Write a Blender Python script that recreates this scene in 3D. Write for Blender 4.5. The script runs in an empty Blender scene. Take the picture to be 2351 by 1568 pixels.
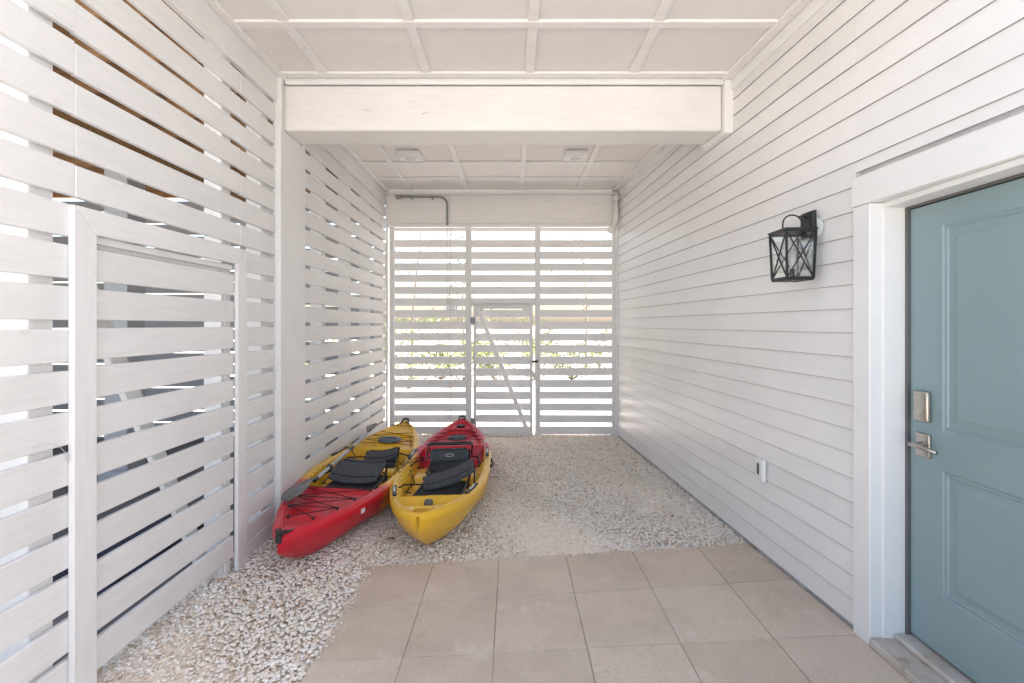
import bpy, math, random
import numpy as np
from mathutils import Vector, Matrix, Euler
random.seed(7); rng=np.random.default_rng(7)
scene=bpy.context.scene
col=scene.collection
scene.view_settings.view_transform='Standard'
scene.view_settings.look='None'
scene.view_settings.exposure=0
R=math.radians

# ------------------------------------------------------------ materials
def new_mat(name):
    m=bpy.data.materials.new(name); m.use_nodes=True
    nt=m.node_tree; b=nt.nodes['Principled BSDF']
    return m,nt,b
def N(nt,t,**kw):
    n=nt.nodes.new(t)
    for k,v in kw.items(): setattr(n,k,v)
    return n
def coords(nt,stretch=(1,1,1),space='Object'):
    tc=N(nt,'ShaderNodeTexCoord'); mp=N(nt,'ShaderNodeMapping')
    mp.inputs['Scale'].default_value=stretch
    nt.links.new(tc.outputs[space],mp.inputs['Vector'])
    return mp.outputs['Vector']
def noise(nt,vec,scale,detail=4,rough=.55):
    n=N(nt,'ShaderNodeTexNoise'); n.inputs['Scale'].default_value=scale
    n.inputs['Detail'].default_value=detail; n.inputs['Roughness'].default_value=rough
    nt.links.new(vec,n.inputs['Vector']); return n.outputs['Fac']
def ramp(nt,fac,stops):
    r=N(nt,'ShaderNodeValToRGB'); e=r.color_ramp.elements
    while len(e)>1: e.remove(e[0])
    e[0].position=stops[0][0]; e[0].color=(*stops[0][1],1)
    for p,c in stops[1:]:
        x=e.new(p); x.color=(*c,1)
    nt.links.new(fac,r.inputs['Fac']); return r.outputs['Color']
def mixc(nt,fac,a,b,mode='MIX'):
    m=N(nt,'ShaderNodeMix',data_type='RGBA',blend_type=mode)
    for inp,v in ((m.inputs[0],fac),(m.inputs[6],a),(m.inputs[7],b)):
        if isinstance(v,(int,float)): inp.default_value=v
        elif isinstance(v,tuple): inp.default_value=(*v,1)
        else: nt.links.new(v,inp)
    return m.outputs[2]
def bump(nt,b,h,strength,dist=.01):
    n=N(nt,'ShaderNodeBump'); n.inputs['Strength'].default_value=strength; n.inputs['Distance'].default_value=dist
    nt.links.new(h,n.inputs['Height']); nt.links.new(n.outputs['Normal'],b.inputs['Normal'])
def simple(name,c,rough=.5,metal=0,var=.12,sc=8,bmp=.1,stretch=(1,1,1)):
    if name in bpy.data.materials: return bpy.data.materials[name]
    m,nt,b=new_mat(name); v=coords(nt,stretch)
    f=noise(nt,v,sc)
    lo=tuple(x*(1-var) for x in c); hi=tuple(min(1,x*(1+var)) for x in c)
    cc=ramp(nt,f,[(.3,lo),(.7,hi)])
    nt.links.new(cc,b.inputs['Base Color'])
    b.inputs['Roughness'].default_value=rough; b.inputs['Metallic'].default_value=metal
    if bmp: bump(nt,b,noise(nt,v,sc*12,3),bmp,.004)
    return m
def wood_white(name,stretch,base=(.84,.828,.812),knots=True,rough=.55,grain=.25,low=.93):
    m,nt,b=new_mat(name); v=coords(nt,stretch); v0=coords(nt)
    f=noise(nt,v,6,6,.6); f2=noise(nt,v0,1.7,3)
    c=ramp(nt,f,[(.25,tuple(x*low for x in base)),(.6,base)])
    c2=ramp(nt,f2,[(.3,(.95,.95,.955)),(.65,(1,1,1))])
    c=mixc(nt,1.0,c,c2,'MULTIPLY')
    g=N(nt,'ShaderNodeNewGeometry')
    k=ramp(nt,g.outputs['Random Per Island'],[(0,(.945,.942,.938)),(1,(1,1,1))])
    c=mixc(nt,1.0,c,k,'MULTIPLY')
    if knots:
        mp=coords(nt,(1,1,1))
        vo=N(nt,'ShaderNodeTexVoronoi'); vo.inputs['Scale'].default_value=3.2
        nt.links.new(mp,vo.inputs['Vector'])
        kk=ramp(nt,vo.outputs['Distance'],[(0,(.40,.40,.40)),(.05,(.15,.15,.15)),(.06,(.40,.40,.40)),(.075,(0,0,0))])
        c=mixc(nt,kk,c,(.62,.54,.46))
    nt.links.new(c,b.inputs['Base Color']); b.inputs['Roughness'].default_value=rough
    bump(nt,b,noise(nt,v,22,6,.65),grain,.004)
    return m
M={}
M['slatY']=wood_white('painted_slats_along',(10,.8,10),base=(.80,.79,.775))
M['slatX']=wood_white('painted_slats_across',(.8,10,10),base=(.87,.86,.85))
M['postZ']=wood_white('painted_upright',(10,10,.8),knots=False,base=(.81,.80,.785))
M['shade']=wood_white('shade_toned_white_paint',(4,4,4),knots=False,base=(.42,.44,.47))  # white paint darkened to grey-blue, undercroft shade put into the colour
M['beam']=wood_white('painted_beam',(.8,6,6),base=(.85,.83,.80),knots=False,grain=.35)
M['siding']=wood_white('siding_paint',(8,.5,8),base=(.85,.835,.82),knots=False,rough=.34,grain=.06,low=.97)
M['lap_shadow']=simple('siding_lap_shadow_paint',(.36,.35,.345),.8,var=.25,sc=6,bmp=0)  # grey for the lap lines between boards, shadow put into the colour
M['trim']=wood_white('trim_paint',(3,3,3),base=(.84,.83,.815),knots=False,rough=.45,grain=.06,low=.97)
M['ceil']=wood_white('ceiling_panel_paint',(2,2,2),base=(.82,.79,.76),knots=False,rough=.6,grain=.06,low=.96)
M['batten']=wood_white('ceiling_batten_paint',(3,3,3),base=(.845,.82,.795),knots=False,rough=.5,grain=.1)
M['brown']=simple('raw_joist_wood',(.36,.21,.10),.8,var=.35,sc=5,stretch=(.5,8,8))
M['black']=simple('black_painted_metal',(.012,.013,.015),.4,var=.2)
M['plastic']=simple('black_plastic',(.018,.019,.021),.45,var=.2)
M['fabric']=simple('charcoal_fabric',(.065,.070,.080),.85,var=.25,sc=60,bmp=.4)
M['fabric2']=simple('dark_mesh_fabric',(.025,.027,.03),.9,var=.3,sc=80,bmp=.5)
M['grey']=simple('grey_conduit',(.28,.29,.30),.5,var=.1)
M['pvc']=simple('white_pvc',(.80,.79,.76),.35,var=.04)
M['nickel']=simple('brushed_nickel',(.50,.46,.41),.32,metal=1,var=.08,sc=30,bmp=.05)
M['white']=simple('white_plastic',(.82,.81,.79),.4,var=.03)
M['greyp']=simple('grey_plastic',(.12,.12,.12),.5)
M['alu']=simple('grey_paddle_shaft',(.42,.43,.45),.4,metal=.1,var=.06)
M['rope']=simple('black_cord',(.01,.01,.01),.8)
M['cord']=simple('white_cord',(.6,.58,.55),.8)
M['found']=simple('foundation_concrete',(.42,.42,.42),.9,var=.35,sc=12,bmp=.6)
M['conc']=simple('concrete_driveway',(.18,.18,.185),.9,var=.3,sc=3,bmp=.4)
M['blue']=simple('navy_tarpaulin',(.035,.05,.09),.6)
M['ink']=simple('blue_number_paint',(.02,.05,.12),.5)
M['label']=simple('white_sticker',(.75,.75,.74),.4,var=.03)
M['bulb']=simple('frosted_bulb',(.85,.85,.82),.3,var=.02)
M['bark']=simple('bark',(.22,.19,.16),.9,var=.3,sc=20,bmp=.6)
M['house']=simple('house_blocker_paint',(.78,.77,.76),.6,var=.04)
M['teal']=simple('teal_door_paint',(.245,.335,.350),.38,var=.035,sc=3,bmp=.05)
m,nt,b=new_mat('lantern_glass'); b.inputs['Transmission Weight'].default_value=1; b.inputs['Roughness'].default_value=.02; b.inputs['IOR'].default_value=1.45
nt.links.new(ramp(nt,noise(nt,coords(nt),14),[(.3,(.90,.93,.92)),(.7,(.97,.98,.98))]),b.inputs['Base Color']); M['glass']=m
m,nt,b=new_mat('weathered_sill'); v=coords(nt)
f=noise(nt,v,5,6,.7)
nt.links.new(ramp(nt,f,[(.30,(.24,.12,.06)),(.42,(.48,.41,.34)),(.6,(.58,.54,.49))]),b.inputs['Base Color']); b.inputs['Roughness'].default_value=.7; bump(nt,b,noise(nt,v,60),.3,.004); M['sill']=m
# pavers
m,nt,b=new_mat('sand_coloured_pavers'); v=coords(nt)
g=N(nt,'ShaderNodeNewGeometry')
c=ramp(nt,g.outputs['Random Per Island'],[(0,(.64,.52,.41)),(.5,(.69,.565,.45)),(1,(.72,.595,.48))])
f=noise(nt,v,2.2,6,.65); c=mixc(nt,1.0,c,ramp(nt,f,[(.3,(.84,.83,.82)),(.55,(1,1,1)),(.75,(1.0,1.0,1.0))]),'MULTIPLY')
f=noise(nt,v,9,7,.75); c=mixc(nt,ramp(nt,f,[(.58,(0,0,0)),(.72,(.50,.50,.50))]),c,(.44,.34,.25))
f=noise(nt,v,180,2); c=mixc(nt,1.0,c,ramp(nt,f,[(.3,(.80,.80,.80)),(.6,(1,1,1))]),'MULTIPLY')
f=noise(nt,v,3.3,5,.7); c=mixc(nt,ramp(nt,f,[(.57,(0,0,0)),(.72,(.50,.50,.50))]),c,(.78,.70,.61))
nt.links.new(c,b.inputs['Base Color']); b.inputs['Roughness'].default_value=.75; bump(nt,b,noise(nt,v,140,4,.7),.35,.003); M['paver']=m
# gravel stones
m,nt,b=new_mat('white_marble_chips'); g=N(nt,'ShaderNodeNewGeometry')
c=ramp(nt,g.outputs['Random Per Island'],[(0,(.52,.38,.27)),(.08,(.76,.62,.48)),(.25,(.88,.79,.68)),(.7,(.92,.855,.77)),(1,(.93,.89,.83))])
f=noise(nt,coords(nt),90,4); c=mixc(nt,1.0,c,ramp(nt,f,[(.3,(.92,.89,.84)),(.6,(1,1,1))]),'MULTIPLY')
f=noise(nt,coords(nt),1.4,4); c=mixc(nt,1.0,c,ramp(nt,f,[(.3,(.95,.93,.90)),(.6,(1,1,1))]),'MULTIPLY')
nt.links.new(c,b.inputs['Base Color']); b.inputs['Roughness'].default_value=.65; M['stone']=m
# ground
def ground_mat(name,a,bb):
    m,nt,b=new_mat(name); v=coords(nt)
    vo=N(nt,'ShaderNodeTexVoronoi'); vo.inputs['Scale'].default_value=45; nt.links.new(v,vo.inputs['Vector'])
    c=ramp(nt,noise(nt,v,.25,5),[(.35,a),(.6,bb)])
    c=mixc(nt,1.0,c,ramp(nt,vo.outputs['Distance'],[(0,(1,1,1)),(.8,(.8,.78,.75))]),'MULTIPLY')
    nt.links.new(c,b.inputs['Base Color']); b.inputs['Roughness'].default_value=.9; bump(nt,b,vo.outputs['Distance'],.6,.01); return m
M['ground']=ground_mat('pale_ground',(.50,.48,.44),(.66,.64,.60))
M['bounce']=ground_mat('white_bounce_ground',(.78,.75,.71),(.86,.84,.80))
def foliage(name,a,bb):
    m,nt,b=new_mat(name); g=N(nt,'ShaderNodeNewGeometry')
    nt.links.new(ramp(nt,g.outputs['Random Per Island'],[(0,a),(1,bb)]),b.inputs['Base Color'])
    b.inputs['Roughness'].default_value=.5
    return m
M['leaf']=foliage('shrub_leaves',(.07,.11,.03),(.28,.32,.10))
M['leaf2']=foliage('tree_leaves',(.08,.10,.05),(.22,.24,.12))
M['dry']=foliage('dry_leaves',(.10,.05,.02),(.28,.16,.08))
def kayak_mat(name,near,far,split,soft,L):
    m,nt,b=new_mat(name); tc=N(nt,'ShaderNodeTexCoord'); sp=N(nt,'ShaderNodeSeparateXYZ')
    nt.links.new(tc.outputs['Object'],sp.inputs[0])
    nz=noise(nt,tc.outputs['Object'],7,5,.65)
    a=N(nt,'ShaderNodeMath',operation='MULTIPLY_ADD'); nt.links.new(nz,a.inputs[0]); a.inputs[1].default_value=.50; nt.links.new(sp.outputs['Y'],a.inputs[2])
    mr=N(nt,'ShaderNodeMapRange'); nt.links.new(a.outputs[0],mr.inputs['Value'])
    mr.inputs['From Min'].default_value=split+.25-soft; mr.inputs['From Max'].default_value=split+.25+soft
    c=mixc(nt,mr.outputs[0],near,far)
    c=mixc(nt,1.0,c,ramp(nt,noise(nt,tc.outputs['Object'],2.5,3),[(.3,(.90,.88,.88)),(.6,(1,1,1))]),'MULTIPLY')
    nt.links.new(c,b.inputs['Base Color'])
    b.inputs['Coat Weight'].default_value=.15; b.inputs['Coat Roughness'].default_value=.25
    rr=ramp(nt,noise(nt,tc.outputs['Object'],14,5,.7),[(.35,(.28,)*3),(.65,(.45,)*3)])
    nt.links.new(rr,b.inputs['Roughness'])
    bump(nt,b,noise(nt,tc.outputs['Object'],220,2),.08,.002)
    return m

# ------------------------------------------------------------ mesh helpers
def W(o):
    if o.parent is None: return o.matrix_basis.copy()
    return W(o.parent)@o.matrix_parent_inverse@o.matrix_basis
def finish(name,verts,faces,mat,parent=None,smooth=False,bevel=0,local=False,recenter=True,seg=1,label=None):
    v=np.asarray(verts,dtype=float).reshape(-1,3)
    c=(v.min(0)+v.max(0))/2 if recenter else np.zeros(3)
    me=bpy.data.meshes.new(name); me.from_pydata((v-c).tolist(),[],faces); me.update()
    me.materials.append(mat)
    o=bpy.data.objects.new(name,me); col.objects.link(o); o.location=c
    if parent is not None:
        o.parent=parent
        if not local: o.matrix_parent_inverse=W(parent).inverted()
    if smooth: me.shade_smooth()
    if bevel:
        b=o.modifiers.new('bevel','BEVEL'); b.width=bevel; b.segments=seg; b.limit_method='ANGLE'; b.angle_limit=R(40)
        if seg>1: me.shade_smooth()
    if label: o['label']=label
    return o
class MB:
    def __init__(s): s.v=[]; s.f=[]
    def add(s,vs,fs):
        n=len(s.v); s.v+= [tuple(p) for p in vs]; s.f+=[tuple(i+n for i in f) for f in fs]; return s
    def box(s,x0,x1,y0,y1,z0,z1):
        return s.add([(x,y,z) for x in (x0,x1) for y in (y0,y1) for z in (z0,z1)],
            [(0,1,3,2),(4,6,7,5),(0,4,5,1),(2,3,7,6),(0,2,6,4),(1,5,7,3)])
    def obox(s,c,size,rot=(0,0,0)):
        m=Matrix.Translation(c)@Euler([R(a) for a in rot]).to_matrix().to_4x4()
        h=[d/2 for d in size]
        vs=[m@Vector((x*h[0],y*h[1],z*h[2])) for x in (-1,1) for y in (-1,1) for z in (-1,1)]
        return s.add(vs,[(0,1,3,2),(4,6,7,5),(0,4,5,1),(2,3,7,6),(0,2,6,4),(1,5,7,3)])
    def tube(s,pts,r,n=8,cap=True):
        pts=[Vector(p) for p in pts]; rs=r if isinstance(r,(list,tuple)) else [r]*len(pts)
        vs=[];fs=[]; prev=None
        for i,p in enumerate(pts):
            t=(pts[min(i+1,len(pts)-1)]-pts[max(i-1,0)]).normalized()
            if prev is None: a=t.orthogonal().normalized()
            else: a=(prev-t*prev.dot(t)).normalized()
            prev=a; b=t.cross(a)
            for k in range(n):
                th=2*math.pi*k/n; vs.append(p+(a*math.cos(th)+b*math.sin(th))*rs[i])
        for i in range(len(pts)-1):
            for k in range(n):
                fs.append((i*n+k,i*n+(k+1)%n,(i+1)*n+(k+1)%n,(i+1)*n+k))
        if cap:
            fs.append(tuple(range(n-1,-1,-1))); fs.append(tuple((len(pts)-1)*n+k for k in range(n)))
        return s.add(vs,fs)
    def disc(s,c,r,h,axis='z',n=24,r2=None):
        r2=r if r2 is None else r2
        d={'x':Vector((1,0,0)),'y':Vector((0,1,0)),'z':Vector((0,0,1))}[axis]
        return s.tube([Vector(c),Vector(c)+d*h],[r,r2],n)
    def out(s,name,mat,**kw): return finish(name,s.v,s.f,mat,**kw)
def thing(name,loc,label,cat,rot=(0,0,0),group=None):
    e=bpy.data.objects.new(name,None); col.objects.link(e); e.location=loc; e.rotation_euler=rot; e.empty_display_size=.1
    e['label']=label; e['category']=cat
    if group: e['group']=group
    return e
def tag(o,label,cat,group=None):
    o['label']=label; o['category']=cat
    if group: o['group']=group
def text_mesh(name,body,size,mat,parent,loc,rot,local=False,extrude=.001,align='CENTER'):
    cu=bpy.data.curves.new(name,'FONT'); cu.body=body; cu.size=size; cu.extrude=extrude; cu.align_x=align; cu.align_y='CENTER'
    t=bpy.data.objects.new(name+'_tmp',cu); col.objects.link(t)
    bpy.context.view_layer.update()
    me=bpy.data.meshes.new_from_object(t.evaluated_get(bpy.context.evaluated_depsgraph_get()))
    bpy.data.objects.remove(t)
    me.materials.clear(); me.materials.append(mat)
    o=bpy.data.objects.new(name,me); col.objects.link(o)
    o.location=loc; o.rotation_euler=rot
    o.parent=parent
    if not local: o.matrix_parent_inverse=W(parent).inverted()
    return o

H=3.18
XL=-1.63
def xr(y): return 1.7686-.066*y
YB=6.04
YC=1.25   # near edge of the ceiling

# ------------------------------------------------------------ ground
mb=MB(); mb.add([(-300,-200,-.03),(300,-200,-.03),(300,500,-.03),(-300,500,-.03)],[(0,1,2,3)])
g=mb.out('ground',M['ground'],recenter=False); g['kind']='structure'
mb=MB(); mb.add([(-12,.9,-.02),(XL-.13,.9,-.02),(XL-.13,7,-.02),(-12,7,-.02)],[(0,1,2,3)])
g=mb.out('driveway',M['conc'],recenter=False); g['kind']='structure'
mb=MB(); mb.add([(-4,7.01,-.022),(6,7.01,-.022),(6,10,-.022),(-4,10,-.022)],[(0,1,2,3)])
g=mb.out('bounce_ground',M['bounce'],recenter=False); g['kind']='structure'  # extra-pale ground strip added to bounce sunlight in through the end screen
cx=[-.85,-.472,-.08,.334,.761,1.2,1.64]
def rowline(j,x):
    a=[2.88,2.472,2.05,1.64,1.23,.82,.41,0,-.41]; b=[.12,.0986,.07,.06,.06,.06,.06,.06,.06]
    return a[j]+b[j]*x
mb=MB()
for j in range(8):
    for i in range(6):
        g_=.0016; x0,x1=cx[i]+g_,cx[i+1]-g_
        zt=.012+random.uniform(-.0015,.0015)
        P=[(x0,rowline(j+1,x0)+g_),(x1,rowline(j+1,x1)+g_),(x1,rowline(j,x1)-g_),(x0,rowline(j,x0)-g_)]
        if i==5:
            P=[P[0],(min(x1,xr(P[1][1])-.012),P[1][1]),(min(x1,xr(P[2][1])-.012),P[2][1]),P[3]]
        P=[(p[0]+random.uniform(-.0014,.0014),p[1]+random.uniform(-.0014,.0014)) for p in P]
        tz=[zt+random.uniform(-.001,.001) for _ in P]
        mb.add([(p[0],p[1],-.02) for p in P]+[(p[0],p[1],t) for p,t in zip(P,tz)],
            [(0,3,2,1),(4,5,6,7),(0,1,5,4),(1,2,6,5),(2,3,7,6),(3,0,4,7)])
p=mb.out('paved_patio',M['paver'],bevel=.0028,recenter=False,seg=2); p['kind']='structure'
for f in p.data.polygons: f.use_smooth=False
mb=MB(); mb.add([(cx[0]+.004,-.4,.007),(1.72,-.4,.007),(1.57,3.0,.007),(cx[0]+.004,2.76,.007)],[(0,1,2,3)])
p=mb.out('patio_jointing_sand',simple('joint_sand',(.44,.35,.27),.95,var=.3,sc=30),recenter=False); p['kind']='structure'
# gravel
t=(1+5**.5)/2
ico=np.array([(-1,t,0),(1,t,0),(-1,-t,0),(1,-t,0),(0,-1,t),(0,1,t),(0,-1,-t),(0,1,-t),(t,0,-1),(t,0,1),(-t,0,-1),(-t,0,1)])/math.sqrt(1+t*t)
icf=np.array([(0,11,5),(0,5,1),(0,1,7),(0,7,10),(0,10,11),(1,5,9),(5,11,4),(11,10,2),(10,7,6),(7,1,8),(3,9,4),(3,4,2),(3,2,6),(3,6,8),(3,8,9),(4,9,5),(2,4,11),(6,2,10),(8,6,7),(9,8,1)])
def stones(xs,ys,zs,rad,flat=.62):
    n=len(xs)
    q=rng.normal(size=(n,4)); q/=np.linalg.norm(q,axis=1)[:,None]
    w,x,y,z=q.T
    Rm=np.stack([1-2*(y*y+z*z),2*(x*y-w*z),2*(x*z+w*y),2*(x*y+w*z),1-2*(x*x+z*z),2*(y*z-w*x),2*(x*z-w*y),2*(y*z+w*x),1-2*(x*x+y*y)],1).reshape(n,3,3)
    v=ico[None]*rng.uniform(.78,1.22,size=(n,12,1))*np.stack([rng.uniform(.9,1.35,n),rng.uniform(.75,1.05,n),rng.uniform(.55,.85,n)],1)[:,None,:]
    v=np.einsum('nij,nkj->nki',Rm,v); v[:,:,2]*=flat
    v=v*rad[:,None,None]+np.stack([xs,ys,zs],1)[:,None,:]
    f=(icf[None]+(np.arange(n)*12)[:,None,None]).reshape(-1,3)
    return v.reshape(-1,3),f
def np_mesh(name,v,f,mat,k=3):
    me=bpy.data.meshes.new(name); me.vertices.add(len(v)); me.vertices.foreach_set('co',v.astype(np.float32).ravel())
    me.loops.add(len(f)*k); me.loops.foreach_set('vertex_index',f.astype(np.int32).ravel())
    me.polygons.add(len(f)); me.polygons.foreach_set('loop_start',(np.arange(len(f))*k).astype(np.int32))
    me.update(calc_edges=True); me.materials.append(mat)
    o=bpy.data.objects.new(name,me); col.objects.link(o); return o
n=100000
xs=rng.uniform(-1.74,1.66,n); ys=rng.uniform(1.3,6.6,n)
edge=2.88+.12*xs
infield=(xs>-.845)&(ys<edge+.004)
keep=~infield & (xs<1.7686-.066*ys+.0)
xs,ys=xs[keep],ys[keep]
rad=rng.uniform(.0072,.0130,len(xs))*np.where(rng.random(len(xs))<.10,1.35,1)*(1+.10*(ys-3)/3)
und=.012*np.sin(xs*2.1+1)*np.sin(ys*1.7)+.008*np.sin(xs*5+ys*3)
zs=-.001+rng.uniform(-.005,.007,len(xs))+und*.8
near=(xs>-.90)&(ys<edge[keep]+.06); zs=np.where(near,np.minimum(zs,.005),zs)
m2=150; ex=rng.uniform(-.85,1.5,m2); ey=2.88+.12*ex-np.abs(rng.normal(0,.03,m2)); er=rng.uniform(.004,.008,m2)
m3=90; ey2=rng.uniform(1.4,2.7,m3); ex2=-.85+np.abs(rng.normal(0,.025,m3)); er2=rng.uniform(.004,.008,m3)
v,f=stones(np.concatenate([xs,ex,ex2]),np.concatenate([ys,ey,ey2]),np.concatenate([zs,np.full(m2,.016),np.full(m3,.016)]),np.concatenate([rad,er,er2]))
g=np_mesh('gravel',v,f,M['stone']); g['kind']='stuff'; g['label']='crushed white marble gravel covering the floor'; g['category']='gravel'
mb=MB(); mb.add([(-1.78,1.0,-.006),(-.845,1.0,-.006),(-.845,2.78,-.006),(1.66,3.07,-.006),(1.4,7,-.006),(-1.78,7,-.006)],[(0,1,2,3,4,5)])
g=mb.out('gravel_bed',simple('gravel_bed_sand',(.82,.72,.60),.95,var=.12,sc=40),recenter=False); g['kind']='structure'
lv=[];lf=[]
for i in range(46):
    x=random.uniform(-1.5,1.4); y=random.uniform(2.9,6.0)
    if i<22: x=random.uniform(-1.0,1.3); y=random.uniform(5.3,6.0)
    if i==0: x,y=-.80,3.10
    a=random.uniform(0,6.28); s=random.uniform(.008,.017)*(1.5 if i==0 else 1)
    d=Vector((math.cos(a),math.sin(a),0)); e=Vector((-d.y,d.x,0)); c=Vector((x,y,.026))
    n0=len(lv)
    lv+=[c-d*s*1.6,c-d*s*.5+e*s*.7+Vector((0,0,.004)),c+d*s*.6+e*s*.6,c+d*s*1.7+Vector((0,0,.006)),c+d*s*.5-e*s*.65,c-d*s*.5-e*s*.7+Vector((0,0,.005))]
    lf.append(tuple(range(n0,n0+6)))
g=finish('dry_leaves',lv,lf,M['dry']); g['kind']='stuff'

# ------------------------------------------------------------ left slatted wall
P0=.1526; SW=.122
lw=thing('slatted_wall',(XL,3.6,0),'tall white painted horizontal slat screen wall with a gate','wall')
def slats(mb,y0,y1,zlo,zhi,xf,th=.022,jit=.0025):
    k=-9
    while True:
        z=1.315+k*P0; k+=1
        if z+SW>zhi+.02: break
        if z<zlo-.03: continue
        a=random.uniform(-jit,jit); b=random.uniform(-jit,jit); w=random.uniform(-.003,.002)
        x0=xf-th; dx=random.uniform(-.002,.001); dx2=random.uniform(-.002,.001)
        vs=[(x0+dx,y0,z+a),(x0+dx,y0,z+a+SW+w),(x0+dx2,y1,z+b),(x0+dx2,y1,z+b+SW+w),(xf+dx,y0,z+a),(xf+dx,y0,z+a+SW+w),(xf+dx2,y1,z+b),(xf+dx2,y1,z+b+SW+w)]
        mb.add(vs,[(0,1,3,2),(4,6,7,5),(0,4,5,1),(2,3,7,6),(0,2,6,4),(1,5,7,3)])
DG0,DG1,DZT=1.711,2.83,1.89
mb=MB()
slats(mb,.95,DG0+.03,0.0,2.97,XL)
slats(mb,DG1-.03,3.215,0.0,2.97,XL)
mb2=MB(); slats(mb2,DG0+.031,DG1-.031,1.86,2.97,XL); mb.add(mb2.v,mb2.f)
slats(mb,3.645,6.02,0.0,2.97,XL)
mb.out('slats',M['slatY'],parent=lw,bevel=.0025)
mb=MB(); mb.box(XL-.025,XL+.012,.95,3.22,2.985,H-.002); mb.out('top_board',M['slatY'],parent=lw,bevel=.003)
mb=MB(); mb.box(XL-.025,XL+.012,3.64,6.03,2.985,H-.002); mb.out('top_board',M['slatY'],parent=lw,bevel=.003)
for y,wd in ((1.05,.09),(1.64,.09),(2.70,.09),(3.12,.09),(4.10,.09),(4.75,.09),(5.40,.09),(5.97,.09)):
    mb=MB(); mb.box(XL-.125,XL-.026,y-wd/2,y+wd/2,-.02,3.2); mb.out('stud',M['postZ'],parent=lw,bevel=.003)
mb=MB(); mb.box(XL-.14,XL+.028,3.262,3.585,-.02,2.815); mb.out('post',M['postZ'],parent=lw,bevel=.006)
mb=MB(); mb.box(XL-.02,XL+.036,3.215,3.258,-.02,H-.01); mb.out('trim_board',M['postZ'],parent=lw,bevel=.003)
mb=MB(); mb.box(XL-.02,XL+.018,3.59,3.643,-.02,2.98); mb.out('trim_board',M['postZ'],parent=lw,bevel=.003)
mb=MB(); mb.box(XL-.02,XL+.006,2.84,3.21,-.02,.11); mb.out('base_board',M['slatY'],parent=lw,bevel=.003)
def prism(mb,poly,x0,x1):
    n=len(poly); vs=[(x0,a,b) for a,b in poly]+[(x1,a,b) for a,b in poly]
    mb.add(vs,[tuple(range(n)),tuple(range(2*n-1,n-1,-1))]+[(i,(i+1)%n,(i+1)%n+n,i+n)[::-1] for i in range(n)])
cwid=.095
mb=MB(); prism(mb,[(DG0,-.02),(DG0+cwid,-.02),(DG0+cwid,DZT-cwid),(DG0,DZT)],XL+.001,XL+.024); mb.out('gate_casing',M['postZ'],parent=lw,bevel=.002)
mb=MB(); prism(mb,[(DG1-cwid,-.02),(DG1,-.02),(DG1,DZT+.01),(DG1-cwid,DZT-cwid+.01)],XL+.001,XL+.024); mb.out('gate_casing',M['postZ'],parent=lw,bevel=.002)
mb=MB(); prism(mb,[(DG0+.002,DZT+.001),(DG0+cwid+.001,DZT-cwid+.001),(DG1-cwid-.001,DZT-cwid+.01),(DG1-.002,DZT+.01)],XL+.001,XL+.0235); mb.out('gate_casing',M['slatY'],parent=lw,bevel=.002)
mb=MB(); slats(mb,DG0+cwid+.006,DG1-cwid-.008,.02,1.73,XL+.004)
mb.box(XL-.018,XL+.004,DG0+cwid+.006,DG1-cwid-.02,1.765,1.795)
gate=mb.out('gate',M['slatY'],parent=lw,bevel=.0025,label='white slatted gate set into the screen wall')
mb=MB(); mb.box(XL-.06,XL-.02,DG0+cwid+.01,DG0+cwid+.05,.0,1.79); mb.box(XL-.06,XL-.02,DG1-cwid-.05,DG1-cwid-.001,.0,1.79)
mb.box(XL-.06,XL-.02,DG0+cwid+.05,DG1-cwid-.05,1.75,1.79); mb.out('gate_frame',M['postZ'],parent=gate,bevel=.002)
mb=MB(); a=Vector((XL-.075,1.86,1.60)); b=Vector((XL-.075,2.62,.02)); d=(b-a).normalized(); e=Vector((0,-d.z,d.y))*.04
mb.add([a+e+Vector((.018,0,0)),a-e+Vector((.018,0,0)),b-e+Vector((.018,0,0)),b+e+Vector((.018,0,0)),a+e-Vector((.012,0,0)),a-e-Vector((.012,0,0)),b-e-Vector((.012,0,0)),b+e-Vector((.012,0,0))],
  [(0,1,2,3),(7,6,5,4),(0,4,5,1),(1,5,6,2),(2,6,7,3),(3,7,4,0)])
mb.out('gate_brace',M['postZ'],parent=gate,bevel=.002)
wl=thing('loose_wire',(XL+.012,1.62,1.0),'thin loose pale wire curling over a white slat','wire')
mb=MB(); mb.tube([(XL+.004,1.58,1.03),(XL+.012,1.62,1.035),(XL+.015,1.66,1.02),(XL+.015,1.685,.99),(XL+.012,1.69,.96),(XL+.014,1.70,.945),(XL+.014,1.706,.965),(XL+.012,1.70,.985)],.0010,6); mb.out('wire_strand',M['cord'],parent=wl,smooth=True)

# ------------------------------------------------------------ far slatted wall
fw=thing('slatted_wall',(-.1,YB+.05,0),'white slatted end screen with header board and gate, daylight behind','wall')
def fx(px): return (px-1175)*.00564
def fslats(mb,x0,x1,k0,k1,y=YB+.05):
    for k in range(k0,k1):
        zt=2.555-.1523*k+random.uniform(-.003,.003); h=.100+random.uniform(-.004,.003)
        tl=random.uniform(-.003,.003); zb=zt-h
        mb.add([(x,yy,z+ (tl if x==x1 else 0)) for x in (x0,x1) for yy in (y,y+.02) for z in (zb,zt)],
            [(0,1,3,2),(4,6,7,5),(0,4,5,1),(2,3,7,6),(0,2,6,4),(1,5,7,3)])
mb=MB()
fslats(mb,fx(893),fx(1082)-.01,0,17); fslats(mb,fx(1229)+.01,fx(1418),0,17); fslats(mb,fx(1082)-.008,fx(1229)+.008,0,6)
mb.box(fx(893),fx(1418),YB+.05,YB+.07,2.665,2.74)
mb.out('slats',M['slatX'],parent=fw,bevel=.002)
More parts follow.
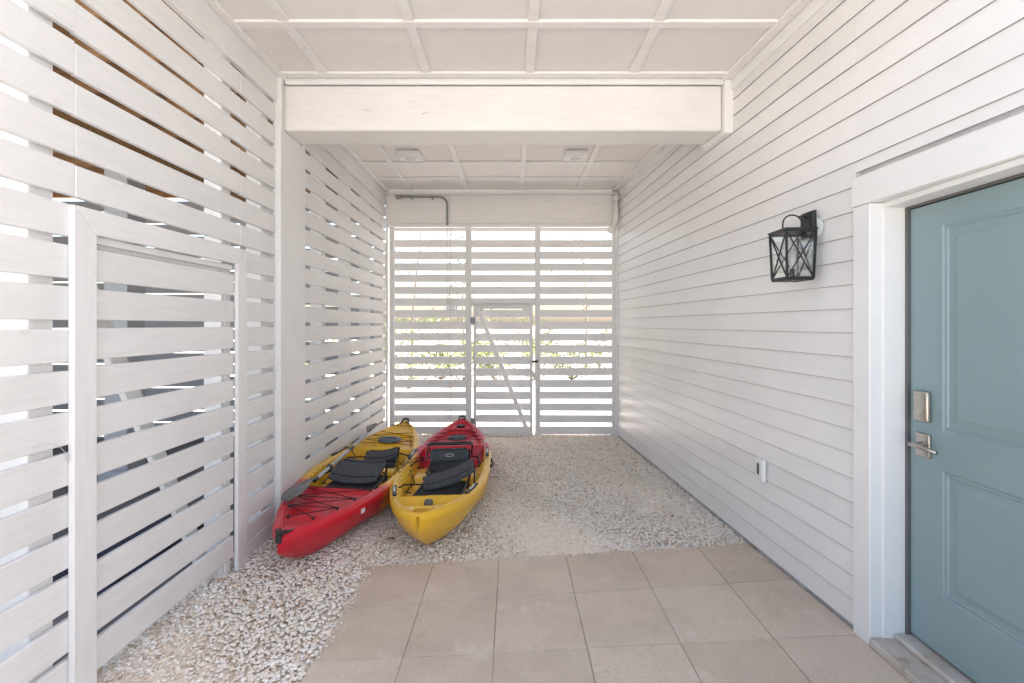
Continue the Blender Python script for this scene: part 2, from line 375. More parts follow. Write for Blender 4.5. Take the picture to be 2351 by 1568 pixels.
mb=MB(); mb.box(XL+.012,xr(YB)-.01,YB-.03,YB+.10,2.745,3.12); mb.out('header_board',M['beam'],parent=fw,bevel=.006)
mb=MB(); mb.box(XL+.012,xr(YB)-.01,YB-.045,YB+.0,3.122,3.165); mb.out('header_trim',M['trim'],parent=fw,bevel=.003)
mb=MB(); mb.box(XL+.03,xr(YB)-.03,YB-.045,YB+.047,2.705,2.742); mb.out('ledge',M['trim'],parent=fw,bevel=.003)
for a,b in ((893,905),(1068,1082),(1228,1240),(1405,1418)):
    mb=MB(); mb.box(fx(a),fx(b),YB,YB+.048,0,2.704); mb.out('post',M['postZ'],parent=fw,bevel=.003)
mb=MB(); mb.box(XL+.0,fx(889),YB-.02,YB+.1,0,3.16); mb.out('corner_trim',M['postZ'],parent=fw,bevel=.003)
gx0,gx1=fx(1086),fx(1223)
mb=MB(); fslats(mb,gx0,gx1,6,17,YB+.052); g2=mb.out('gate',M['slatX'],parent=fw,bevel=.002,label='white slatted gate with diagonal brace')
mb=MB(); mb.box(gx0,gx0+.04,YB+.015,YB+.05,.0,1.70); mb.box(gx1-.04,gx1,YB+.015,YB+.05,.0,1.70); mb.box(gx0+.04,gx1-.04,YB+.016,YB+.05,1.655,1.70); mb.box(gx0+.04,gx1-.04,YB+.016,YB+.05,.0,.05)
for s,xx in ((1,gx0+.04),(-1,gx1-.04)):
    mb.add([(xx,YB+.02,1.656),(xx+s*.10,YB+.02,1.656),(xx,YB+.02,1.56),(xx,YB+.04,1.656),(xx+s*.10,YB+.04,1.656),(xx,YB+.04,1.56)],[(0,1,2),(5,4,3),(0,3,4,1),(1,4,5,2),(2,5,3,0)])
mb.out('gate_frame',M['postZ'],parent=g2,bevel=.002)
mb=MB(); mb.box(fx(1083),fx(1227),YB+.0,YB+.049,1.722,1.77); mb.out('gate_lintel',M['postZ'],parent=fw,bevel=.002)
mb=MB(); a=Vector((-.44,YB+.008,1.655)); b=Vector((.205,YB+.008,.06)); d=(b-a).normalized(); e=Vector((-d.z,0,d.x))*.028
q=Vector((0,.008,0)); mb.add([a+e-q,a-e-q,b-e-q,b+e-q,a+e+q*.8,a-e+q*.8,b-e+q*.8,b+e+q*.8],[(0,1,2,3),(7,6,5,4),(0,4,5,1),(1,5,6,2),(2,6,7,3),(3,7,4,0)])
mb.out('gate_brace',M['trim'],parent=g2,bevel=.002)
mb=MB(); mb.box(fx(1222),fx(1234),YB-.012,YB+.012,.955,.985); mb.tube([(fx(1219),YB-.01,.97),(fx(1232),YB-.02,.972),(fx(1236),YB-.02,.995)],.006,6); mb.out('gate_latch',M['plastic'],parent=g2)
for z in (1.5,.2):
    mb=MB(); mb.box(fx(1080),fx(1090),YB-.006,YB-.001,z-.04,z+.04); mb.tube([(fx(1084),YB-.008,z-.045),(fx(1084),YB-.008,z+.045)],.006,6); mb.out('gate_hinge',M['grey'],parent=g2)

# ------------------------------------------------------------ right wall
rw=thing('house_wall',(1.6,3.6,0),'white lap siding house wall with door casing','wall')
EXP=.115
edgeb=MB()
def siding(mb,y0,y1,z0,z1):
    z=.030
    while z<z1-.01:
        zt=min(z+EXP-.0006,z1)
        if z>=z0-.06 and zt>z0:
            zb=max(z,z0); jl=random.uniform(-.0004,.0004)
            a,b=.011,.004; vs=[]; es=[]
            for y in (y0,y1):
                X=xr(y); vs+=[(X-a,y,zb+jl),(X-b,y,zt),(X+.012,y,zt),(X+.012,y,zb+jl)]
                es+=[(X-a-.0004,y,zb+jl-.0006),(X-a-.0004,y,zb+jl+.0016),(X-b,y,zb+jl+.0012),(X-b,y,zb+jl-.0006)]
            fs=[(0,1,2,3),(7,6,5,4),(0,4,5,1),(1,5,6,2),(2,6,7,3),(3,7,4,0)]
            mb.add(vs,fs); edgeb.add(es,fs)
        z+=EXP
mb=MB(); siding(mb,2.19,YB+.02,.030,3.10); siding(mb,.9,2.1899,2.16,3.10)
sd_=mb.out('siding',M['siding'],parent=rw)
edgeb.out('siding_lap_shadow_line',M['lap_shadow'],parent=rw)  # thin strips painted as the shadow line at each board lip
mb=MB()
for (y0,y1,z0,z1) in ((2.115,YB+.1,.0,3.2),(.9,2.1149,2.0,3.2)):
    mb.add([(xr(y)+o,y,z) for y in (y0,y1) for o in (.0122,.12) for z in (z0,z1)],[(0,1,3,2),(4,6,7,5),(0,4,5,1),(2,3,7,6),(0,2,6,4),(1,5,7,3)])
mb.out('wall_core',simple('house_wrap',(.60,.59,.58),.9),parent=rw)
def rbox(mb,y0,y1,o0,o1,z0,z1):
    mb.add([(xr(y)-o,y,z) for y in (y0,y1) for o in (o0,o1) for z in (z0,z1)],[(0,1,3,2),(4,6,7,5),(0,4,5,1),(2,3,7,6),(0,2,6,4),(1,5,7,3)])
mb=MB(); rbox(mb,2.0,YB,-.03,.007,-.03,.029); mb.out('foundation',M['found'],parent=rw)
mb=MB(); rbox(mb,YC,3.259,-.01,.022,3.085,H-.003); mb.out('frieze_board',M['trim'],parent=rw,bevel=.002)
mb=MB(); rbox(mb,3.601,YB-.03,-.01,.022,3.085,H-.003); mb.out('frieze_board',M['trim'],parent=rw,bevel=.002)
mb=MB(); rbox(mb,3.26,3.60,-.01,.066,2.79,H-.002); mb.out('beam_bearing_trim',M['trim'],parent=rw,bevel=.003)
mb=MB(); rbox(mb,5.99,YB+.02,-.01,.03,0,3.083); mb.out('corner_trim',M['trim'],parent=rw,bevel=.002)
mb=MB(); rbox(mb,2.09,2.185,-.06,.028,.0,1.995); mb.out('door_casing',M['trim'],parent=rw,bevel=.003)
mb=MB(); rbox(mb,.9,2.191,-.06,.032,1.997,2.132); mb.out('door_casing',M['trim'],parent=rw,bevel=.003)
DX=1.766
mb=MB(); mb.box(1.66,1.83,2.083,2.112,.0,1.994); mb.box(1.66,1.83,.9,2.0829,1.972,1.996); mb.out('door_jamb',M['trim'],parent=rw,bevel=.002)
mb=MB(); mb.box(DX-.012,DX+.02,2.069,2.082,.07,1.971); mb.box(DX-.012,DX+.02,.95,2.069,1.961,1.9715); mb.out('weather_strip',M['greyp'],parent=rw)
mb=MB(); mb.box(1.595,1.84,.9,2.088,.013,.050); mb.box(1.70,1.84,.9,2.08,.0501,.074); mb.out('door_sill',M['sill'],parent=rw,bevel=.006)
# door
y0,y1=1.15,2.066; z0,z1=.088,1.957
PY0,PY1=1.31,1.915
panels=[(.33,.849),(1.011,1.86)]
mb=MB()
mb.box(DX,DX+.04,PY1,y1,z0,z1); mb.box(DX,DX+.04,y0,PY0,z0,z1)
zz=[z0]+[q for p_ in panels for q in p_]+[z1]
for a,b in ((zz[0],zz[1]),(zz[2],zz[3]),(zz[4],zz[5])): mb.box(DX,DX+.04,PY0,PY1,a,b)
for (a,b) in panels:
    loops=[(0,0),(.008,.006),(.016,.003),(.022,.010),(.040,.010),(.062,.003)]
    vs=[];fs=[]
    for o,dp in loops: vs+=[(DX+dp,PY0+o,a+o),(DX+dp,PY1-o,a+o),(DX+dp,PY1-o,b-o),(DX+dp,PY0+o,b-o)]
    for i in range(len(loops)-1):
        for k in range(4): fs.append((4*i+k,4*i+(k+1)%4,4*i+4+(k+1)%4,4*i+4+k)[::-1])
    n4=4*(len(loops)-1); fs.append((n4+3,n4+2,n4+1,n4))
    mb.add(vs,fs)
door=mb.out('door',M['teal'],parent=rw,label='teal panelled entrance door with nickel hardware')
mb=MB(); yk=1.995
mb.box(DX-.024,DX-.001,yk-.036,yk+.036,1.035,1.165); kp=mb.out('keypad_lock',M['nickel'],parent=door,bevel=.008,seg=3)
mb=MB()
for r_ in range(4):
    for c_ in range(3): mb.box(DX-.0246,DX-.0241,yk-.016+c_*.014,yk-.014+c_*.014,1.092+r_*.015,1.0945+r_*.015)
mb.out('key_marks',M['label'],parent=kp)
mb=MB(); mb.disc((DX-.027,yk,1.058),.008,.003,'x',16); mb.out('key_cylinder',M['nickel'],parent=kp)
mb=MB(); mb.box(DX-.014,DX-.001,yk-.034,yk+.034,.885,.985); hd=mb.out('handle_plate',M['nickel'],parent=door,bevel=.004,seg=2)
mb=MB(); mb.tube([(DX-.012,yk,.936),(DX-.03,yk,.936),(DX-.058,yk,.936)],[.016,.011,.011],14)
mb.tube([(DX-.056,yk+.012,.937),(DX-.058,yk-.02,.937),(DX-.056,yk-.07,.933),(DX-.05,yk-.11,.931)],[.009,.010,.009,.007],12); mb.out('lever_handle',M['nickel'],parent=hd,smooth=True)

# ------------------------------------------------------------ ceiling
ce=thing('ceiling',(0,3.8,H),'white board and batten coffered porch ceiling','ceiling')
mb=MB(); mb.box(XL-.1,1.82,YC,YB+.1,H,H+.04); mb.out('ceiling_panel',M['ceil'],parent=ce)
bx=[-1.29,-.585,.12,.83]
bw=.030; bh=.015
def bat(x0,x1,y0,y1,h=bh):
    mb=MB(); mb.box(x0,x1,y0,y1,H-h,H-.0005); mb.out('batten',M['batten'],parent=ce,bevel=.003)
for (ya,yb,ys_) in ((YC,3.259,(1.575,2.12,2.668,3.21)),(3.601,YB-.05,(3.88,4.42,4.96,5.49))):
    for x in bx: bat(x-bw,x+bw,ya,yb)
    for y in ys_: bat(XL+.05,xr(y)-.075,y-bw,y+bw,bh+.003)
    bat(XL+.013,XL+.06,ya,yb,.026)
    mb=MB(); mb.add([(xr(y)-o,y,z) for y in (ya,yb) for o in (.024,.09) for z in (H-.024,H-.0005)],[(0,1,3,2),(4,6,7,5),(0,4,5,1),(2,3,7,6),(0,2,6,4),(1,5,7,3)]); mb.out('edge_batten',M['batten'],parent=ce,bevel=.003)
mb=MB(); mb.add([(x if x<0 else xr(y)-.068,y,z) for x in (XL-.02,1) for y in (3.29,3.555) for z in (2.818,H-.04)],[(0,1,3,2),(4,6,7,5),(0,4,5,1),(2,3,7,6),(0,2,6,4),(1,5,7,3)])
be=mb.out('ceiling_beam',M['beam'],bevel=.018,seg=3); tag(be,'large white painted timber beam spanning beneath the ceiling','beam')
for f in be.data.polygons: f.use_smooth=False
mb=MB(); mb.box(XL+.04,xr(3.27)-.07,3.262,3.288,H-.045,H-.001); mb.out('beam_trim',M['trim'],parent=be,bevel=.003)
mb=MB(); mb.tube([(-.64,3.289,2.93),(-.62,3.289,2.94),(-.60,3.289,2.943),(-.59,3.289,2.95)],.0012,4); mb.out('hairline_check',M['greyp'],parent=be)
mb=MB(); mb.tube([(-1.05,3.289,2.965),(-1.03,3.289,2.962),(-1.0,3.289,2.957)],.0012,4); mb.out('hairline_check',M['greyp'],parent=be)
for i,(x,y) in enumerate(((-1.03,4.72),(.64,4.72))):
    L_=thing('ceiling_light',(x,y,H),'unlit white round ceiling light on a square block','ceiling light',group='round ceiling lights')
    mb=MB(); mb.box(x-.11,x+.11,y-.11,y+.11,H-.040,H-.0045); mb.out('mounting_block',M['trim'],parent=L_,bevel=.004)
    mb=MB(); mb.disc((x,y,H-.050),.088,.0095,'z',36,r2=.092); mb.out('trim_ring',M['white'],parent=L_,bevel=.003)
    mb=MB(); mb.disc((x,y,H-.053),.06,.0025,'z',32); mb.out('lens',simple('light_lens',(.60,.60,.59),.3,var=.02),parent=L_)

# ------------------------------------------------------------ conduit / pipes / cord
def arc(c,r,a0,a1,n):
    return [(c[0]+r*math.cos(R(a0+(a1-a0)*i/n)),c[1],c[2]+r*math.sin(R(a0+(a1-a0)*i/n))) for i in range(n+1)]
cd=thing('electrical_conduit',(-1.1,YB-.05,2.9),'grey bent electrical conduit clipped to the header board','conduit')
zc=3.085; yc=YB-.062
mb=MB(); mb.tube([(-1.47,yc,zc),(-.93,yc,zc)]+arc((-.93,yc,zc-.10),.10,90,0,8)+[(-.83,yc,2.72)],.0135,10); mb.out('conduit_tube',M['grey'],parent=cd,smooth=True)
mb=MB(); mb.box(-1.49,-1.44,yc-.022,yc+.022,zc-.022,zc+.022); mb.box(-1.44,-1.415,yc-.017,yc+.017,zc-.017,zc+.017); mb.out('conduit_fitting',M['grey'],parent=cd,bevel=.003)
for x in (-1.28,-1.02):
    mb=MB(); mb.box(x-.01,x+.01,yc-.018,yc+.028,zc-.032,zc+.018); mb.out('clip',M['grey'],parent=cd,bevel=.003)
dp=thing('drain_pipe',(1.33,YB-.08,2.85),'short white plastic drain pipe with an elbow','pipe')
px_,py_=1.325,YB-.09
mb=MB(); mb.tube([(px_,py_,3.15),(px_,py_,2.80),(px_-.008,py_,2.76),(px_-.03,py_,2.71),(px_-.065,py_,2.66),(px_-.075,py_+.0,2.62)],.032,14); mb.out('pipe_run',M['pvc'],parent=dp,smooth=True)
for a,b in ((2.86,2.79),(3.08,3.03)):
    mb=MB(); mb.tube([(px_,py_,a),(px_,py_,b)],.039,16); mb.out('pipe_collar',M['pvc'],parent=dp,bevel=.002)
cr=thing('hanging_cord',(-.79,YB-.03,2.7),'thin white cord hanging in front of the slats','cord')
pts=[(-.80+.006*math.sin(z*3),YB-.02,z) for z in np.linspace(2.72,.22,26)]
mb=MB(); mb.tube(pts,.0045,6); mb.tube([(-.83+.006*math.sin(z*2),YB-.02,z) for z in np.linspace(2.72,1.76,10)],.0035,6)
th=np.linspace(0,2*math.pi,15); mb.tube([(-.80+.045*math.cos(a),YB-.024,1.755+.035*math.sin(a)) for a in th],.004,6); mb.out('cord_line',M['cord'],parent=cr)
sp_=thing('number_sign',(-.79,YB+.11,1.66),'small house number sign fixed outside the slats','sign')
mb=MB(); mb.box(-.895,-.685,YB+.10,YB+.106,1.60,1.73); mb.out('sign_plate',M['label'],parent=sp_)
text_mesh('number_lettering','1321',.075,M['ink'],sp_,(-.79,YB+.098,1.667),(R(90),0,0))

# ------------------------------------------------------------ lantern
lx,ly=1.472,2.45; lz0,lz1=1.69,1.93
la=thing('wall_lantern',(1.6,2.45,1.8),'black box lantern with crossed bars and clear glass','lamp')
cs=[(-1,-1),(1,-1),(1,1),(-1,1)]
mb=MB(); h0,h1,th_=.068,.076,.0065
for a,b in cs: mb.tube([(lx+a*h0,ly+b*h0,lz0),(lx+a*h1,ly+b*h1,lz1)],th_,4)
for i in range(4):
    a,b=cs[i],cs[(i+1)%4]
    for z,h in ((lz0,h0),(lz1,h1)): mb.tube([(lx+a[0]*h,ly+a[1]*h,z),(lx+b[0]*h,ly+b[1]*h,z)],th_*1.2,4)
    mb.tube([(lx+a[0]*h0,ly+a[1]*h0,lz0),(lx+b[0]*h1,ly+b[1]*h1,lz1)],th_*.6,4)
    mb.tube([(lx+b[0]*h0,ly+b[1]*h0,lz0),(lx+a[0]*h1,ly+a[1]*h1,lz1)],th_*.6,4)
mb.out('cage',M['black'],parent=la)
mb=MB(); mb.box(lx-.084,lx+.084,ly-.084,ly+.084,lz1+.004,lz1+.014); mb.box(lx-.02,lx+.02,ly-.02,ly+.02,lz1+.0141,lz1+.024)
mb.out('roof_cap',M['black'],parent=la,bevel=.002)
mb=MB()
for a,b,c_,d_ in ((-.069,.069,-.069,-.045),(-.069,.069,.045,.069),(-.069,-.045,-.0449,.0449),(.045,.069,-.0449,.0449),(-.02,.02,-.0449,.0449)): mb.box(lx+a,lx+b,ly+c_,ly+d_,lz0-.012,lz0-.002)
mb.out('base_plate',M['black'],parent=la)
mb=MB(); mb.tube([(lx-.05,ly,lz1+.008),(lx-.05,ly,lz1+.05)]+[(lx-.05*math.cos(a),ly,lz1+.05+.045*math.sin(a)) for a in np.linspace(.2,math.pi-.2,9)]+[(lx+.05,ly,lz1+.05),(lx+.05,ly,lz1+.008)],.0042,8)
mb.tube([(lx+.03,ly,lz1+.085),(lx+.06,ly,lz1+.088),(xr(ly)-.04,ly,lz1+.06)],.0050,8); mb.out('hanger',M['black'],parent=la,smooth=True)
mb=MB(); mb.box(xr(ly)-.060,xr(ly)-.040,ly-.055,ly+.055,1.90,2.04); mb.out('backplate',M['black'],parent=la,bevel=.004)
mb=MB(); mb.disc((xr(ly)-.0395,ly,1.955),.060,.032,'x',28); mb.out('mounting_disc',simple('aged_white_block',(.55,.58,.57),.6,var=.2,sc=20),parent=la,bevel=.003)
mb=MB()
for a,b in ((-1,0),(1,0),(0,-1),(0,1)):
    hh0,hh1=.062,.069
    if a: mb.add([(lx+a*hh0,ly-hh0,lz0+.004),(lx+a*hh0,ly+hh0,lz0+.004),(lx+a*hh1,ly+hh1,lz1-.004),(lx+a*hh1,ly-hh1,lz1-.004)],[(0,1,2,3)])
    else: mb.add([(lx-hh0,ly+b*hh0,lz0+.004),(lx+hh0,ly+b*hh0,lz0+.004),(lx+hh1,ly+b*hh1,lz1-.004),(lx-hh1,ly+b*hh1,lz1-.004)],[(0,1,2,3)])
mb.out('glass_panes',M['glass'],parent=la).modifiers.new('thick','SOLIDIFY').thickness=.002
mb=MB(); mb.tube([(lx,ly,lz0+.0),(lx,ly,lz0+.05)],.012,12); mb.out('lamp_holder',M['black'],parent=la)
mb=MB(); mb.tube([(lx,ly,lz0+.05),(lx,ly,lz0+.07),(lx,ly,lz0+.10),(lx,ly,lz0+.125),(lx,ly,lz0+.14)],[.010,.015,.019,.013,.002],14); mb.out('bulb',M['bulb'],parent=la,smooth=True)
ob=thing('wall_sensor',(xr(2.91)-.02,2.91,.545),'small white plastic wall box with a grey slot','wall box')
X=xr(2.91)-.010; mb=MB(); mb.box(X-.03,X,2.865,2.955,.475,.615); mb.out('box_cover',M['white'],parent=ob,bevel=.010,seg=3)
mb=MB(); mb.box(X-.0325,X-.0302,2.90,2.925,.515,.585); mb.out('slot',M['greyp'],parent=ob,bevel=.001)

# ------------------------------------------------------------ kayaks
def sst(a,b,x): 
    t=np.clip((x-a)/(b-a),0,1); return t*t*(3-2*t)
def bx_(s,a,b,soft): return sst(a-soft,a+soft,s)*(1-sst(b-soft,b+soft,s))
LK=2.84; WK=.375
def kw(t,blunt):
    n=np.clip(1-t/.46,0,1); f_=np.clip(1-(1-t)/.5,0,1)
    pn,qn=(2.3,.68) if blunt else (1.9,.82)
    return WK*np.maximum((1-n**pn),0)**qn*np.maximum((1-f_**2.0),0)**.80
def kr(t,blunt):
    return .265+(.075 if blunt else .020)*np.clip(1-t/.35,0,1)**2+.07*np.clip(1-(1-t)/.35,0,1)**2
def kk(t,blunt):
    return (.24 if blunt else .20)*np.clip(1-t/.15,0,1)**1.5+.22*np.clip(1-(1-t)/.18,0,1)**1.6
def make_kayak(name,loc,rot,label,blunt,mat):
    root=thing(name,loc,label,'kayak',rot=rot)
    NS,MU,K=300,110,30
    i=np.arange(NS+1)/NS
    t=.45*i+.55*(.5-.5*np.cos(np.pi*i)); s=t*LK
    w=np.maximum(kw(t,blunt),.004); r=kr(t,blunt); k=kk(t,blunt)
    u=np.linspace(-1,1,MU+1); u=np.sign(u)*np.abs(u)**.85
    T,U=np.meshgrid(t,u,indexing='ij'); S=T*LK; Wd=w[:,None]; X=U*Wd
    d=Wd-np.abs(X)
    Z=r[:,None]+.016*sst(0,.02,d)-.012*sst(.045,.06,d)
    lowlimit=np.minimum(1,(r-k)[:,None]/.25)
    notch=.022*np.sin(S*2*np.pi/.085)*bx_(T,.18,.46,.02)
    ax=np.abs(X)
    if blunt:
        Z-= .140*bx_(T,.185,.64,.014)*sst(.062,.078,d+notch)*lowlimit
        Z-= .050*bx_(T,.095,.165,.010)*sst(.05,.07,d)
        Z-= .045*bx_(T,.040,.072,.007)*(1-sst(.045,.06,ax))
        Z+= .085*bx_(T,.195,.25,.012)*(1-sst(.06,.08,ax))
        Z+= .08*bx_(T,.375,.44,.010)*(1-sst(.24,.26,ax))
        Z-= .050*bx_(T,.68,.86,.012)*sst(.065,.085,d)
        Z+= .035*bx_(T,.72,.82,.012)*(1-sst(.08,.1,ax))
        Z-= .02*bx_(T,.88,.95,.008)*sst(.04,.06,d)
    else:
        Z-= .026*bx_(T,.07,.28,.012)*sst(.050,.068,d)
        Z+= .020*bx_(T,.11,.25,.010)*(1-sst(.07,.085,ax))
        Z-= .135*bx_(T,.31,.66,.014)*sst(.062,.080,d+notch*.6)*lowlimit
        Z+= .08*bx_(T,.49,.54,.010)*(1-sst(.24,.26,ax))
        Z+= .05*bx_(T,.33,.42,.012)*(1-sst(.06,.08,ax))
        Z-= .045*bx_(T,.70,.85,.012)*sst(.065,.085,d)
        Z+= .05*bx_(T,.715,.79,.010)*(1-sst(.10,.115,ax))
        Z-= .012*bx_(T,.88,.955,.008)*sst(.03,.045,d)
    Z-= .005*np.exp(-((d-.03)/.005)**2)
    top=np.stack([X,S,Z],-1)
    a=np.linspace(0,np.pi/2,K//2+1)
    endn=np.clip(1-t/.34,0,1); endf=np.clip(1-(1-t)/.22,0,1); en=np.maximum(endn,endf)**.75
    A=np.concatenate([a[1:],(a[:-1])[::-1]]); sg=np.concatenate([np.ones(K//2),-np.ones(K//2)])
    A=A[:-1]; sg=sg[:-1]
    ex=.52+1.7*en[:,None]; ez=.85+.1*en[:,None]
    sx=Wd*np.clip(np.cos(A)[None],0,1)**ex
    sz=r[:,None]-(r-k)[:,None]*np.clip(np.sin(A)[None],0,1)**ez
    dz=(r[:,None]-sz)
    sx=sx+np.minimum(.012,Wd*.3)*np.exp(-((dz-.02)/.014)**2) - .012*np.exp(-((dz-.10)/.018)**2)*np.clip((Wd-.12)/.08,0,1)
    sx=np.maximum(sx,0)*sg[None]
    side=np.stack([sx,np.repeat(s[:,None],sx.shape[1],1),sz],-1)
    ringv=np.concatenate([top,side],1); n=ringv.shape[1]
    V=ringv.reshape(-1,3)
    ii,jj=np.meshgrid(np.arange(NS),np.arange(n),indexing='ij'); j2=(jj+1)%n
    F=np.stack([ii*n+jj,(ii+1)*n+jj,(ii+1)*n+j2,ii*n+j2],-1).reshape(-1,4)
    me=bpy.data.meshes.new('hull')
    faces=F[:,::-1].tolist()+[tuple(range(n)),tuple(range(NS*n+n-1,NS*n-1,-1))]
    me.from_pydata(V.tolist(),[],faces); me.update(); me.materials.append(mat); me.shade_smooth()
    o=bpy.data.objects.new('hull',me); col.objects.link(o); o.parent=root
    def rimz(tt): return float(kr(np.array(tt),blunt))+.016
    def hw(tt): return float(kw(np.array(tt),blunt))
    return root,rimz,hw
def KP(root,mb,name,mat,**kw_): return mb.out(name,mat,parent=root,local=True,**kw_)
YEL=(.82,.47,.022); RED=(.60,.008,.028)
mA=kayak_mat('red_to_yellow_plastic',RED,YEL,.95,.08,LK)
mB=kayak_mat('yellow_to_red_plastic',YEL,RED,1.60,.07,LK)
kA,rzA,hwA=make_kayak('kayak',(-1.285,2.54,.0),(0,R(2.5),R(-1.2)),'red and yellow sit-on-top kayak lying against the slatted wall',False,mA)
kB,rzB,hwB=make_kayak('kayak',(-.535,2.69,.0),(0,R(-1.5),R(.8)),'yellow kayak with red stern resting on the gravel',True,mB)
def cord(root,pts,r=.0028,name='bungee_cord'):
    mb=MB(); mb.tube(pts,r,6); KP(root,mb,name,M['rope'],recenter=True)
def rail(root,rz,hw,t0,t1,side):
    P=[]; n=8
    for i in range(n+1):
        t_=t0+(t1-t0)*i/n; P.append(Vector((side*(hw(t_)-.032),t_*LK,rz(t_)+.003)))
    vs=[];fs=[]
    for i,p in enumerate(P):
        vs+=[p+Vector((-.014,0,-.006)),p+Vector((.014,0,-.006)),p+Vector((.014,0,.007)),p+Vector((-.014,0,.007))]
    for i in range(n):
        for k in range(4): fs.append((4*i+k,4*i+(k+1)%4,4*i+4+(k+1)%4,4*i+4+k))
    fs+=[(3,2,1,0),tuple(4*n+k for k in range(4))]
    mb=MB(); mb.add(vs,fs); KP(root,mb,'gear_rail',M['plastic'])
    mb=MB(); p=(P[3]+P[5])/2; dd=P[5]-P[3]
    mb.obox((p.x,p.y,p.z+.0085),(.010,.12,.002),(0,0,-math.degrees(math.atan2(dd.x,dd.y))))
    finish('rail_marking',mb.v,mb.f,M['label'],parent=root,local=True)
for sd in (-1,1):
    rail(kB,rzB,hwB,.16,.24,sd); rail(kB,rzB,hwB,.50,.60,sd)
    rail(kA,rzA,hwA,.55,.65,sd)
def side_handle(root,rz,hw,t_,side):
    x=side*(hw(t_)+.006); y=t_*LK; z=rz(t_)-.035
    mb=MB(); mb.tube([(x,y-.08,z),(x+side*.012,y-.06,z-.01),(x+side*.014,y,z-.02),(x+side*.012,y+.06,z-.01),(x,y+.08,z)],[.005,.007,.010,.007,.005],8)
    mb.obox((x,y-.08,z),(.012,.026,.026)); mb.obox((x,y+.08,z),(.012,.026,.026))
    KP(root,mb,'carry_handle',M['plastic'])
for rt,rz,hw in ((kA,rzA,hwA),(kB,rzB,hwB)):
    for sd in (-1,1): side_handle(rt,rz,hw,.47,sd)
z=rzA(0.0)
mb=MB(); mb.tube([(-.035,.10,z-.01),(-.028,.03,z+.010),(0,-.005,z+.012),(.028,.03,z+.010),(.035,.10,z-.01)],[.007,.011,.014,.011,.007],8); mb.obox((0,.012,z-.02),(.03,.03,.045)); KP(kA,mb,'carry_handle',M['plastic'])
z=rzB(.04); mb=MB(); mb.tube([(-.05,.165,z-.015),(0,.160,z-.008),(.05,.165,z-.015)],.010,8); KP(kB,mb,'carry_handle',mB)
for rt,rz in ((kA,rzA),(kB,rzB)):
    z=rz(1.0); mb=MB(); mb.tube([(-.04,LK-.12,z-.02),(-.03,LK-.05,z+.015),(0,LK-.02,z+.018),(.03,LK-.05,z+.015),(.04,LK-.12,z-.02)],[.007,.011,.013,.011,.007],8); KP(rt,mb,'carry_handle',M['plastic'])
seq=[(.09,.6),(.15,-.80),(.21,.84),(.275,-.86)]
def dk(root,rz,hw,t_,f_,lift=.006): return (f_*(hw(t_)-.03),t_*LK,rz(t_)+lift)
cord(kA,[dk(kA,rzA,hwA,a,b) for a,b in seq]); cord(kA,[dk(kA,rzA,hwA,a,-b) for a,b in seq]); cord(kA,[dk(kA,rzA,hwA,.15,-.80),dk(kA,rzA,hwA,.15,.80)]); cord(kA,[dk(kA,rzA,hwA,.275,-.86),dk(kA,rzA,hwA,.275,.86)])
cord(kA,[dk(kA,rzA,hwA,.21,-.84),dk(kA,rzA,hwA,.21,.84)])
for a,b in seq:
    for s_ in (1,-1):
        mb=MB(); p=dk(kA,rzA,hwA,a,b*s_,.004); mb.disc((p[0],p[1],p[2]-.008),.010,.014,'z',10); KP(kA,mb,'cord_eyelet',M['plastic'])
for rt,rz,hw,ts in ((kA,rzA,hwA,(.70,.75,.80,.85)),(kB,rzB,hwB,(.70,.75,.80,.85))):
    cord(rt,[dk(rt,rz,hw,t_,(.9 if i%2 else -.9)) for i,t_ in enumerate(ts)]); cord(rt,[dk(rt,rz,hw,t_,(-.9 if i%2 else .9)) for i,t_ in enumerate(ts)])
cord(kA,[(.26,1.35,.28),(.31,1.28,.31),(.35,1.18,.29),(.37,1.25,.28),(.33,1.42,.29),(.30,1.50,.29)]); cord(kA,[(.2,1.5,.27),(.28,1.4,.31),(.34,1.33,.30),(.36,1.5,.29)])
cord(kB,[(-.25,1.35,.28),(-.31,1.22,.30),(-.34,1.1,.29),(-.33,1.3,.30),(-.22,1.45,.28)]); cord(kB,[(.28,1.15,.28),(.34,1.30,.30),(.35,1.42,.29),(.33,1.5,.29)])
mb=MB(); mb.obox((hwA(.2)+.006,.2*LK,rzA(.2)-.06),(.003,.035,.03),(0,0,-20)); KP(kA,mb,'sticker',M['label'])
def hatch(root,x,y,z,r=.1):
    mb=MB(); mb.disc((x,y,z),r,.016,'z',36,r2=r*.97); mb.disc((x,y,z+.0161),r*.80,.006,'z',36,r2=r*.76); mb.obox((x,y,z+.026),(r*1.1,.022,.012))
    KP(root,mb,'hatch_cover',simple('slate_hatch_plastic',(.09,.11,.13),.45),bevel=.002)
hatch(kA,0,.755*LK,rzA(.75)+.002,.115)
hatch(kB,0,.77*LK,rzB(.77)-.032,.10)
mb=MB(); mb.disc((0,.915*LK,rzB(.915)-.03),.05,.02,'z',24); KP(kB,mb,'deck_plug',M['plastic'],bevel=.002)
mb=MB(); mb.obox((0,.13*LK,rzB(.13)-.035),(.055,.045,.035)); mb.obox((0,.13*LK,rzB(.13)-.014),(.04,.03,.012)); KP(kB,mb,'rod_cleat',M['greyp'],bevel=.004,seg=2)
